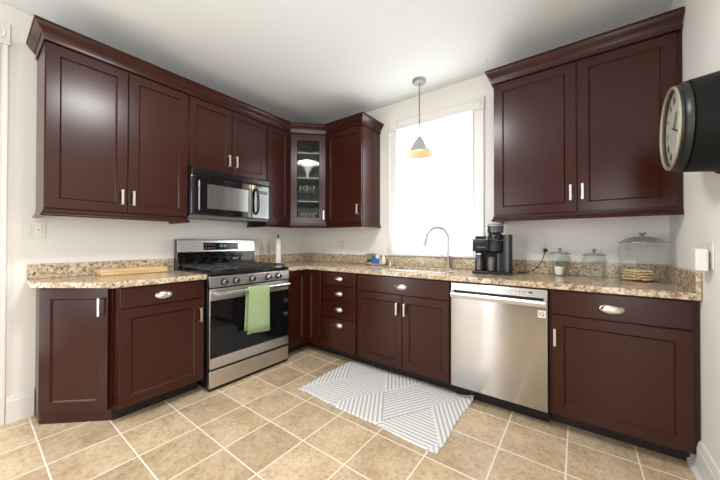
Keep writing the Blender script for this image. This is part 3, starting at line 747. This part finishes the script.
def shell(pr, n=36):
    vv = []; ff = []
    for r, h in pr:
        for k in range(n): vv.append((r*math.cos(2*PI*k/n), r*math.sin(2*PI*k/n), h))
    for i in range(len(pr)-1):
        for k in range(n): ff.append((i*n+k, i*n+(k+1) % n, (i+1)*n+(k+1) % n, (i+1)*n+k))
    return MB().add(vv, ff)
shell(ou+[(0.141, zb)]).build('lamp_shade', mat('shade_metal', (0.42, 0.42, 0.40), 0.4, 0.3), t)
shell(inn).build('shade_lining', mat('copper_lining', (0.62, 0.34, 0.18), 0.45), t)
MB().lathe([(0.006, zt-0.028), (0.012, zt-0.038), (0.027, zt-0.072), (0.029, zt-0.085), (0.022, zt-0.103), (0.001, zt-0.112)], n=20).build('bulb', mat('bulb', (1, 0.8, 0.6), 0.4, Emission_Color=(1.0, 0.80, 0.58, 1), Emission_Strength=2.5), t)

pl = bpy.data.lights.new('pendant_light', 'POINT'); pl.energy = 0.45; pl.color = (1.0, 0.72, 0.46); pl.shadow_soft_size = 0.03
po = bpy.data.objects.new('pendant_light', pl); C.objects.link(po); po.location = (PX, PY, HC+zb+0.008)
# ------------------------------------------------------------------ wall clock (big drum on the right wall)
CYF, CZF, KC = -0.977, 1.650, 0.79
t = thing('wall_clock', 'large round clock with deep dark drum mounted on the right wall', 'clock', (W, CYF, CZF))
def L(pr, m, nm, p=t, **k): return MB().lathe([(r, h-W) for r, h in [(r*KC, h) for r, h in pr]], (0, 0, 0), 56, 'x').build(nm, m, p, **k)
M_CLK = mat('clock_case_metal', (0.008, 0.009, 0.009), 0.5, Specular_IOR_Level=0.12)
L([(0.001, W-0.002), (0.262, W-0.002), (0.264, W-0.018), (0.250, W-0.024), (0.236, 3.305), (0.228, 3.300), (0.001, 3.300)], M_CLK, 'case')
M_BEZ = mat('aged_bezel', (0.028, 0.029, 0.025), 0.35, 0.5)
def ring_x(pr, n=56):
    vv = []; ff = []; pr = [(r*KC, h) for r, h in pr]
    for r, h in pr:
        for k in range(n): vv.append((h-W, r*math.cos(2*PI*k/n), r*math.sin(2*PI*k/n)))
    m_ = len(pr)
    for i in range(m_):
        for k in range(n): ff.append((i*n+k, i*n+(k+1) % n, ((i+1) % m_)*n+(k+1) % n, ((i+1) % m_)*n+k))
    return MB().add(vv, ff)
ring_x([(0.222, 3.299), (0.234, 3.296), (0.230, 3.284), (0.220, 3.276), (0.224, 3.270), (0.221, 3.264), (0.206, 3.264), (0.204, 3.299)]).build('bezel', M_BEZ, t)
ring_x([(0.221, 3.2635), (0.219, 3.258), (0.213, 3.256), (0.206, 3.259), (0.205, 3.2635)]).build('rim', mat('tan_rim', (0.34, 0.31, 0.24), 0.35, 0.4), t)
fce = L([(0.203, 3.2985), (0.203, 3.276), (0.001, 3.276)], mat('clock_face', (0.62, 0.58, 0.51), 0.6), 'clock_face')
nm = MB()
def stroke(mb, a, b, wd=0.004, x=3.2755-W):
    a = Vector(a)*KC; b = Vector(b)*KC; d = (b-a).normalized(); q = Vector((-d.y, d.x))*wd/2
    pts = [a+q, b+q, b-q, a-q]; mb.add([(x, -p.x, p.y) for p in pts]+[(x-0.0008, -p.x, p.y) for p in pts], [(0, 1, 2, 3), (7, 6, 5, 4), (0, 4, 5, 1), (1, 5, 6, 2), (2, 6, 7, 3), (3, 7, 4, 0)])
ROM = ['XII', 'I', 'II', 'III', 'IV', 'V', 'VI', 'VII', 'VIII', 'IX', 'X', 'XI']
for h_ in range(12):
    a = PI/2-h_*PI/6; ctr = Vector((math.cos(a), math.sin(a)))*0.155; up = ctr.normalized(); rt = Vector((up.y, -up.x))
    txt = ROM[h_]; ws = {'I': 0.010, 'V': 0.018, 'X': 0.020}; tot = sum(ws[q] for q in txt); cx = -tot/2
    for q in txt:
        w_ = ws[q]; T = lambda px, pz: ctr+rt*(cx+px)+up*pz
        if q == 'I': stroke(nm, T(w_/2, -0.018), T(w_/2, 0.018))
        elif q == 'V': stroke(nm, T(0.002, 0.018), T(w_/2, -0.018)); stroke(nm, T(w_-0.002, 0.018), T(w_/2, -0.018), 0.002)
        else: stroke(nm, T(0.002, 0.018), T(w_-0.002, -0.018)); stroke(nm, T(w_-0.002, 0.018), T(0.002, -0.018), 0.002)
        cx += w_
for k in range(60):
    a = 2*PI*k/60; stroke(nm, (0.182*math.cos(a), 0.182*math.sin(a)), (0.190*math.cos(a), 0.190*math.sin(a)), 0.002)
nm.build('numerals', M_BLACKP, fce, smooth=False)
hd = MB(); stroke(hd, (0, 0), (0.06, 0.075), 0.010, 3.2725-W); stroke(hd, (-0.02, 0.01), (0.13, -0.05), 0.006, 3.2705-W)
hd.build('clock_hand', M_BLACKP, t, smooth=False)
L([(0.203, 3.2645), (0.203, 3.2625), (0.001, 3.2625)], M_PANE, 'glass_cover')

# ------------------------------------------------------------------ outlets, switches
def plate(t, w_, h_, parts):
    MB().box(-w_/2, w_/2, -0.006, -0.0005, -h_/2, h_/2).build('cover_plate', M_WHITEP, t, bev=0.003)
    for nm_, (a, b, c_, d_), dep, m in parts: MB().box(a, b, -0.006-dep, -0.0055, c_, d_).build(nm_, m, t, bev=0.001)
M_SLOT = mat('slot_dark', (0.05, 0.05, 0.05), 0.6)
def recept(x): return [('socket', (x-0.017, x+0.017, 0.006, 0.036), 0.002, M_WHITEP), ('socket', (x-0.017, x+0.017, -0.036, -0.006), 0.002, M_WHITEP),
    ('slot', (x-0.008, x-0.005, 0.014, 0.026), 0.0024, M_SLOT), ('slot', (x+0.005, x+0.008, 0.014, 0.026), 0.0024, M_SLOT), ('slot', (x-0.008, x-0.005, -0.028, -0.016), 0.0024, M_SLOT), ('slot', (x+0.005, x+0.008, -0.028, -0.016), 0.0024, M_SLOT)]
t = thing('switch_plate', 'ivory two-gang switch plate on the left wall below the first wall cabinet', 'switch', (0, -2.530, 1.242), PI/2)
plate(t, 0.116, 0.116, [('rocker_switch', (-0.040, -0.010, -0.033, 0.033), 0.004, M_WHITEP), ('dimmer_knob', (0.012, 0.040, -0.033, 0.033), 0.003, M_WHITEP), ('indicator', (0.020, 0.026, -0.003, 0.005), 0.004, M_SLOT)])
t = thing('wall_outlet', 'white two-gang outlet plate on the back wall beside the coffee maker', 'outlet', (2.700, 0, 1.118))
plate(t, 0.125, 0.092, recept(0.028)+[('switch', (-0.040, -0.012, -0.033, 0.033), 0.003, M_WHITEP)])
t = thing('plug_in_freshener', 'small round white plug-in air freshener on the back wall under corner cabinets', 'air freshener', (0.585, 0, 1.135))
MB().box(-0.030, 0.030, -0.006, -0.0005, -0.055, 0.055).build('cover_plate', M_WHITEP, t, bev=0.003)
MB().lathe([(0.026, -0.0065), (0.034, -0.015), (0.034, -0.035), (0.024, -0.046), (0.001, -0.050)], (0, 0, 0.006), 24, 'y').build('diffuser', M_WHITEP, t)
t = thing('right_wall_outlet', 'white outlet plate on the right wall behind the white plug-in box', 'outlet', (W, -0.765, 1.105), -PI/2)
plate(t, 0.085, 0.130, recept(0.0))
t = thing('plug_in_box', 'white rectangular plug-in device on the right wall above the counter end', 'plug-in device', (W-0.0085, -0.760, 1.075), -PI/2)
MB().box(-0.042, 0.042, -0.048, -0.006, -0.045, 0.058).build('body', M_WHITEP, t, bev=0.008, seg=3)
MB().box(-0.008, -0.005, -0.006, -0.0005, 0.010, 0.020).box(0.005, 0.008, -0.006, -0.0005, 0.010, 0.020).build('prong', M_CHROME, t, smooth=False)

# ------------------------------------------------------------------ coffee maker
CZ = 0.9125
t = thing('coffee_maker', 'black grind-and-brew coffee maker on the granite right of the sink', 'coffee maker', (2.378, -0.252, CZ), math.radians(8))
MB().box(-0.135, 0.148, -0.115, 0.105, 0.0, 0.022).build('base', M_BLACKP, t, bev=0.006, seg=3)
MB().prism(rr(0.030, 0.148, -0.085, 0.105, 0.028), 0.0225, 0.308).build('water_tank', mat('dark_tank', (0.014, 0.014, 0.016), 0.22), t)
MB().box(-0.130, 0.0295, 0.020, 0.105, 0.0225, 0.30).build('tower', M_BLACKP, t, bev=0.006)
b = MB().box(-0.135, 0.010, -0.110, 0.0195, 0.178, 0.262).build('brew_head', M_BLACKP, t, bev=0.010, seg=3)
MB().box(-0.105, -0.040, -0.1108, -0.1101, 0.206, 0.216).build('logo_plate', M_GREYP, b, smooth=False)
MB().box(-0.135, 0.0, -0.108, 0.015, 0.2625, 0.275).build('lid', M_GREYP, t, bev=0.004)
g = MB().lathe([(0.040, 0.165), (0.060, 0.18), (0.064, 0.29), (0.058, 0.30), (0.056, 0.315), (0.001, 0.316)], (0.028, -0.070, 0), 32).build('grinder', M_BLACKP, t)
MB().lathe([(0.040, 0.3165), (0.062, 0.325), (0.062, 0.368), (0.058, 0.372), (0.001, 0.372)], (0.028, -0.070, 0), 32).build('bean_hopper', mat('smoky_hopper', (0.045, 0.05, 0.06), 0.15, Coat_Weight=0.3), t)
MB().lathe([(0.064, 0.3725), (0.065, 0.384), (0.052, 0.392), (0.020, 0.396), (0.001, 0.396)], (0.028, -0.070, 0), 32).build('hopper_lid', mat('hopper_lid_grey', (0.30, 0.30, 0.29), 0.3, 0.4), t)
for k in range(7):
    a = math.radians(-165+k*24); bt = MB().lathe([(0.0055, 0), (0.0055, 0.003), (0.001, 0.003)], (0.028+0.0635*math.cos(a), -0.070+0.0635*math.sin(a), 0.268+0.006*math.sin(k)), 8)
    bt.build('dial_button', mat('button_blue_grey', (0.28, 0.33, 0.42), 0.3), t)
MB().lathe([(0.030, 0.023), (0.034, 0.028), (0.036, 0.12), (0.032, 0.135), (0.001, 0.136)], (0.0, -0.062, 0), 28).build('travel_cup', mat('dark_steel', (0.12, 0.115, 0.11), 0.35, 0.8), t)
MB().lathe([(0.026, 0.023), (0.034, 0.028), (0.036, 0.10), (0.026, 0.13), (0.026, 0.145), (0.001, 0.146)], (-0.090, -0.045, 0), 28).build('carafe', mat('carafe_glass', (0.03, 0.028, 0.027), 0.06, Coat_Weight=0.6), t)
MB().lathe([(0.028, 0.1465), (0.030, 0.150), (0.028, 0.162), (0.001, 0.163)], (-0.090, -0.045, 0), 28).build('carafe_lid', M_STEEL2, t)
# cord
cdp = [(2.542, -0.150, 0.918), (2.560, -0.14, 0.918), (2.588, -0.12, 0.918), (2.622, -0.09, 0.925), (2.668, -0.06, 0.955), (2.698, -0.050, 1.00), (2.718, -0.044, 1.05), (2.727, -0.032, 1.090)]
def smooth_path(p, k=5):
    P = [Vector(q) for q in p]; P = [P[0]*2-P[1]]+P+[P[-1]*2-P[-2]]; out = []
    for i in range(1, len(P)-2):
        for s in range(k):
            u = s/k; a, b, c_, d_ = P[i-1:i+3]
            out.append(0.5*((2*b)+(c_-a)*u+(2*a-5*b+4*c_-d_)*u*u+(3*b-a-3*c_+d_)*u**3))
    out.append(P[-2]); return out
t = thing('power_cord', 'black power cord from the coffee maker plugged into the back wall outlet', 'cord', (2.6, -0.1, 0.915))
MB().tube(smooth_path(cdp), 0.0033, 8).build('cable', M_BLACKP, t, world=True)
MB().box(2.715, 2.741, -0.036, -0.0095, 1.082, 1.112).build('plug', M_BLACKP, t, world=True, bev=0.004)

# ------------------------------------------------------------------ jars
def jar(x, y, r, h, name_label, lid_h=0.02, knob=0.013):
    t = thing('glass_jar', name_label, 'jar', (x, y, CZ))
    th = 0.003; n = 36
    pr = [(0.001, 0.0), (r-0.006, 0.0), (r, 0.006), (r, h-0.025), (r-0.008, h-0.010), (r-0.008, h), (r-0.008-th, h), (r-0.008-th, h-0.010), (r-th, h-0.027), (r-th, 0.010), (r-0.008, 0.006), (0.001, 0.006)]
    vv = []; ff = []
    for q, z in pr:
        for k in range(n): vv.append((q*math.cos(2*PI*k/n), q*math.sin(2*PI*k/n), z))
    for i in range(len(pr)-1):
        for k in range(n): ff.append((i*n+k, i*n+(k+1) % n, (i+1)*n+(k+1) % n, (i+1)*n+k))
    MB().add(vv, ff).build('jar_body', M_JAR, t)
    ld = MB().lathe([(r-0.010, h+0.0005), (r-0.001, h+0.0015), (r-0.001, h+0.0065), (r-0.012, h+0.007)], n=36).build('lid', M_LID, t)
    MB().lathe([(r-0.012, h+0.0075), (r*0.6, h+lid_h*0.8), (r*0.2, h+lid_h), (0.001, h+lid_h)], n=36).build('lid_dome', M_JAR2, ld)
    MB().lathe([(0.006, h+lid_h+0.0003), (0.005, h+lid_h+0.008), (knob, h+lid_h+0.016), (knob, h+lid_h+0.024), (0.001, h+lid_h+0.029)], n=20).build('knob', M_LID, ld)
    return t
M_JAR2 = glass_mat('lid_glass', (0.90, 0.92, 0.91), alpha=0.15, rough=0.06)
M_LID = mat('grey_lid', (0.22, 0.23, 0.22), 0.18, 0.5)
jar(2.828, -0.115, 0.070, 0.163, 'small lidded glass jar holding a tiny potted green plant, nearest the coffee maker')
pp = thing('potted_succulent', 'tiny white pot with green leaves inside the small glass jar', 'plant', (2.822, -0.115, CZ+0.0065))
MB().lathe([(0.024, 0), (0.032, 0.062), (0.029, 0.063), (0.026, 0.055), (0.001, 0.044)], n=20).build('pot', M_WHITE, pp)
lf = MB()
for k in range(18):
    a = random.uniform(0, 2*PI); l_ = random.uniform(0.022, 0.036); e = random.uniform(-0.1, 0.8); zb_ = 0.058
    d_ = Vector((math.cos(a)*math.cos(e), math.sin(a)*math.cos(e), math.sin(e))); p = Vector((0.006*math.cos(a), 0.006*math.sin(a), zb_))
    lf.tube([p, p+d_*l_*0.5, p+d_*l_], [0.003, 0.008, 0.001], 6)
lf.build('leaves', mat('plant_green', (0.08, 0.26, 0.09), 0.5), pp)
jar(3.030, -0.125, 0.071, 0.155, 'empty medium lidded glass jar, between the plant jar and the large jar')
big = jar(3.275, -0.165, 0.122, 0.245, 'largest lidded glass jar with tan crackers in the bottom, at the right end of counter', lid_h=0.045, knob=0.018)
M_CRK = mat('cracker', (0.74, 0.52, 0.29), 0.8)
cr0 = None
for k in range(52):
    lay = k // 13; a = k*2.4; r_ = 0.008+(0.066-0.004*lay)*math.sqrt(((k % 13)+0.5)/13); 
    loc = (3.255+r_*math.cos(a), -0.165+r_*math.sin(a), CZ+0.013+lay*0.0165+random.uniform(0, 0.003))
    if cr0 is None:
        cr0 = MB().lathe([(0.001, -0.005), (0.019, -0.005), (0.0215, -0.001), (0.0215, 0.001), (0.019, 0.005), (0.001, 0.005)], n=14).build('cracker', M_CRK); o = cr0
    else: o = cr0.copy(); C.objects.link(o)
    o.location = loc; o.rotation_euler = (random.uniform(-0.12, 0.12), random.uniform(-0.12, 0.12), 0)
    tag(o, 'round tan cracker piled in the bottom of the largest glass jar', 'cracker', 'crackers in the large jar')

# ------------------------------------------------------------------ tray at window left
t = thing('soap_tray', 'oval wooden tray holding dish soaps on the counter left of the window', 'tray', (1.150, -0.105, CZ))
MB().lathe([(0.001, 0.0), (0.120, 0.0), (0.138, 0.006), (0.146, 0.020), (0.141, 0.020), (0.132, 0.008), (0.001, 0.006)], n=40, sy=0.50).build('tray_body', mat('tray_wood', (0.42, 0.33, 0.22), 0.4), t)
TZ = CZ+0.0085
t = thing('sponge_pack', 'bright blue rectangular sponge pack on the oval soap tray', 'sponge', (1.168, -0.128, TZ), math.radians(8))
MB().box(-0.050, 0.050, -0.016, 0.016, 0, 0.062).build('wrapper', mat('blue_pack', (0.006, 0.10, 0.50), 0.35), t, bev=0.010, seg=3)
MB().box(0.0505, 0.056, -0.014, 0.014, 0.004, 0.058).build('white_end', M_PAPER, t, bev=0.002)
t = thing('soap_bottle', 'cream pump bottle at the right end of the oval soap tray', 'bottle', (1.250, -0.100, TZ))
MB().lathe([(0.018, 0), (0.022, 0.004), (0.022, 0.070), (0.010, 0.082), (0.008, 0.090), (0.001, 0.090)], n=20).build('bottle_body', mat('cream_plastic', (0.82, 0.76, 0.62), 0.35), t)
MB().lathe([(0.007, 0.0905), (0.007, 0.105), (0.004, 0.107), (0.004, 0.118), (0.009, 0.120), (0.009, 0.126), (0.001, 0.127)], n=14).build('pump', M_WHITEP, t)
t = thing('scrub_brush', 'grey-green bushy dish scrubber in a dark holder at the left end of the soap tray', 'scrubber', (1.070, -0.090, TZ))
MB().lathe([(0.026, 0), (0.034, 0.006), (0.034, 0.046), (0.026, 0.052), (0.001, 0.053)], n=24).build('dark_holder', mat('dark_holder', (0.06, 0.05, 0.045), 0.5), t)
mb = MB()
for k in range(90):
    a = k*2.4; r_ = 0.036*math.sqrt(k/90); d_ = Vector((math.cos(a)*r_*22, math.sin(a)*r_*14, 1)).normalized()
    p_ = Vector((math.cos(a)*r_*0.7, math.sin(a)*r_*0.7, 0.052)); mb.tube([p_, p_+d_*(0.060+0.008*math.sin(k*1.7))], [0.0035, 0.0045], 5)
mb.build('bristles', mat('grey_green', (0.30, 0.33, 0.26), 0.8), t)
t = thing('soap_bar', 'small white soap bar lying at the front left of the soap tray', 'soap', (1.098, -0.143, TZ))
MB().box(-0.022, 0.022, -0.010, 0.010, 0, 0.018).build('bar', M_WHITE, t, bev=0.006, seg=3)
t = thing('clear_cup', 'small pale cup behind the blue sponge pack on the soap tray', 'cup', (1.160, -0.078, TZ))
MB().lathe([(0.020, 0), (0.026, 0.098), (0.0245, 0.098), (0.019, 0.004), (0.001, 0.004)], n=20).build('cup_body', mat('pale_plastic', (0.72, 0.76, 0.78), 0.25), t)

# ------------------------------------------------------------------ left counter: board;  right of stove: roll and bottles
t = thing('cutting_board', 'light maple cutting board lying along the backsplash on the left counter', 'cutting board', (0.110, -2.000, CZ), PI/2)
MB().box(-0.215, 0.215, -0.065, 0.065, 0.0, 0.045).build('board', M_BOARD, t, bev=0.006, seg=3)
t = thing('paper_towel_roll', 'slim white paper towel roll on a holder right of the stove', 'paper towel', (0.125, -0.615, CZ))
MB().lathe([(0.055, 0), (0.055, 0.008), (0.001, 0.009)], n=28).build('holder_base', M_NICKEL, t)
MB().lathe([(0.006, 0.0095), (0.006, 0.300), (0.012, 0.305), (0.012, 0.335), (0.001, 0.338)], n=14).build('holder_rod', M_GREYP, t)
MB().lathe([(0.0065, 0.010), (0.033, 0.010), (0.033, 0.288), (0.0065, 0.288)], n=32).build('paper_roll', M_PAPER, t)
M_TINT = glass_mat('amber_glass', (0.90, 0.86, 0.80), alpha=0.2)
for k, (y_, s_) in enumerate(((-0.805, 0.026), (-0.710, 0.022))):
    t = thing('glass_bottle', ['wider pale glass oil bottle beside the stove backguard', 'slimmer pale glass oil bottle next to the paper towel roll'][k], 'bottle', (0.075, y_, CZ), 0, None)
    MB().lathe([(s_-0.003, 0), (s_, 0.004), (s_, 0.17), (s_*0.5, 0.20), (s_*0.42, 0.235), (s_*0.5, 0.237), (0.001, 0.238)], n=20).build('bottle_body', M_TINT, t)
    MB().lathe([(0.009, 0.2385), (0.004, 0.25), (0.003, 0.285), (0.001, 0.286)], n=12).build('spout', M_NICKEL, t)

# ------------------------------------------------------------------ glassware in the corner cabinet
fx = lambda u, d: (0.335+0.7071*u-0.7071*d, -0.630+0.7071*u+0.7071*d)   # u along the door, d inward
x_, y_ = fx(0.195, 0.16)
t = thing('cake_stand', 'white pedestal cake stand with dark rimmed dish on the upper shelf of the corner cabinet', 'cake stand', (x_, y_, 1.9005))
MB().lathe([(0.050, 0), (0.048, 0.006), (0.018, 0.02), (0.014, 0.06), (0.022, 0.085), (0.045, 0.125), (0.070, 0.165), (0.001, 0.166)], n=28).build('pedestal', M_WHITE, t)
MB().lathe([(0.001, 0.1665), (0.10, 0.1665), (0.134, 0.172), (0.140, 0.190), (0.134, 0.194), (0.001, 0.186)], n=40).build('plate', M_WHITE, t)
MB().lathe([(0.135, 0.1945), (0.146, 0.1945), (0.148, 0.205), (0.142, 0.212), (0.001, 0.212)], n=40).build('dark_rim_dish', M_BLACK, t)
M_WGL = glass_mat('glassware', (0.95, 0.97, 0.97), alpha=0.62, rough=0.25)
k = 0
for (u, d) in ((0.115, 0.08), (0.195, 0.07), (0.275, 0.08), (0.15, 0.17), (0.235, 0.17)):
    x_, y_ = fx(u, d)
    t = thing('wine_glass', 'clear stemmed wine glass on the middle shelf of the corner cabinet', 'glass', (x_, y_, 1.6325), 0, 'wine glasses on the middle shelf')
    MB().lathe([(0.030, 0), (0.028, 0.003), (0.005, 0.010), (0.004, 0.075), (0.015, 0.085), (0.033, 0.115), (0.036, 0.145), (0.029, 0.185), (0.027, 0.185), (0.034, 0.145), (0.030, 0.115), (0.001, 0.088)], n=20).build('glass_body', M_WGL, t)
for (u, d) in ((0.105, 0.07), (0.165, 0.065), (0.225, 0.07), (0.285, 0.07), (0.135, 0.15), (0.20, 0.15), (0.265, 0.15)):
    x_, y_ = fx(u, d)
    t = thing('tumbler', 'clear straight tumbler on the bottom shelf of the corner cabinet', 'glass', (x_, y_, UB+0.0185), 0, 'tumblers on the bottom shelf')
    MB().lathe([(0.022, 0), (0.025, 0.004), (0.027, 0.125), (0.025, 0.125), (0.023, 0.008), (0.001, 0.008)], n=20).build('glass_body', M_WGL, t)
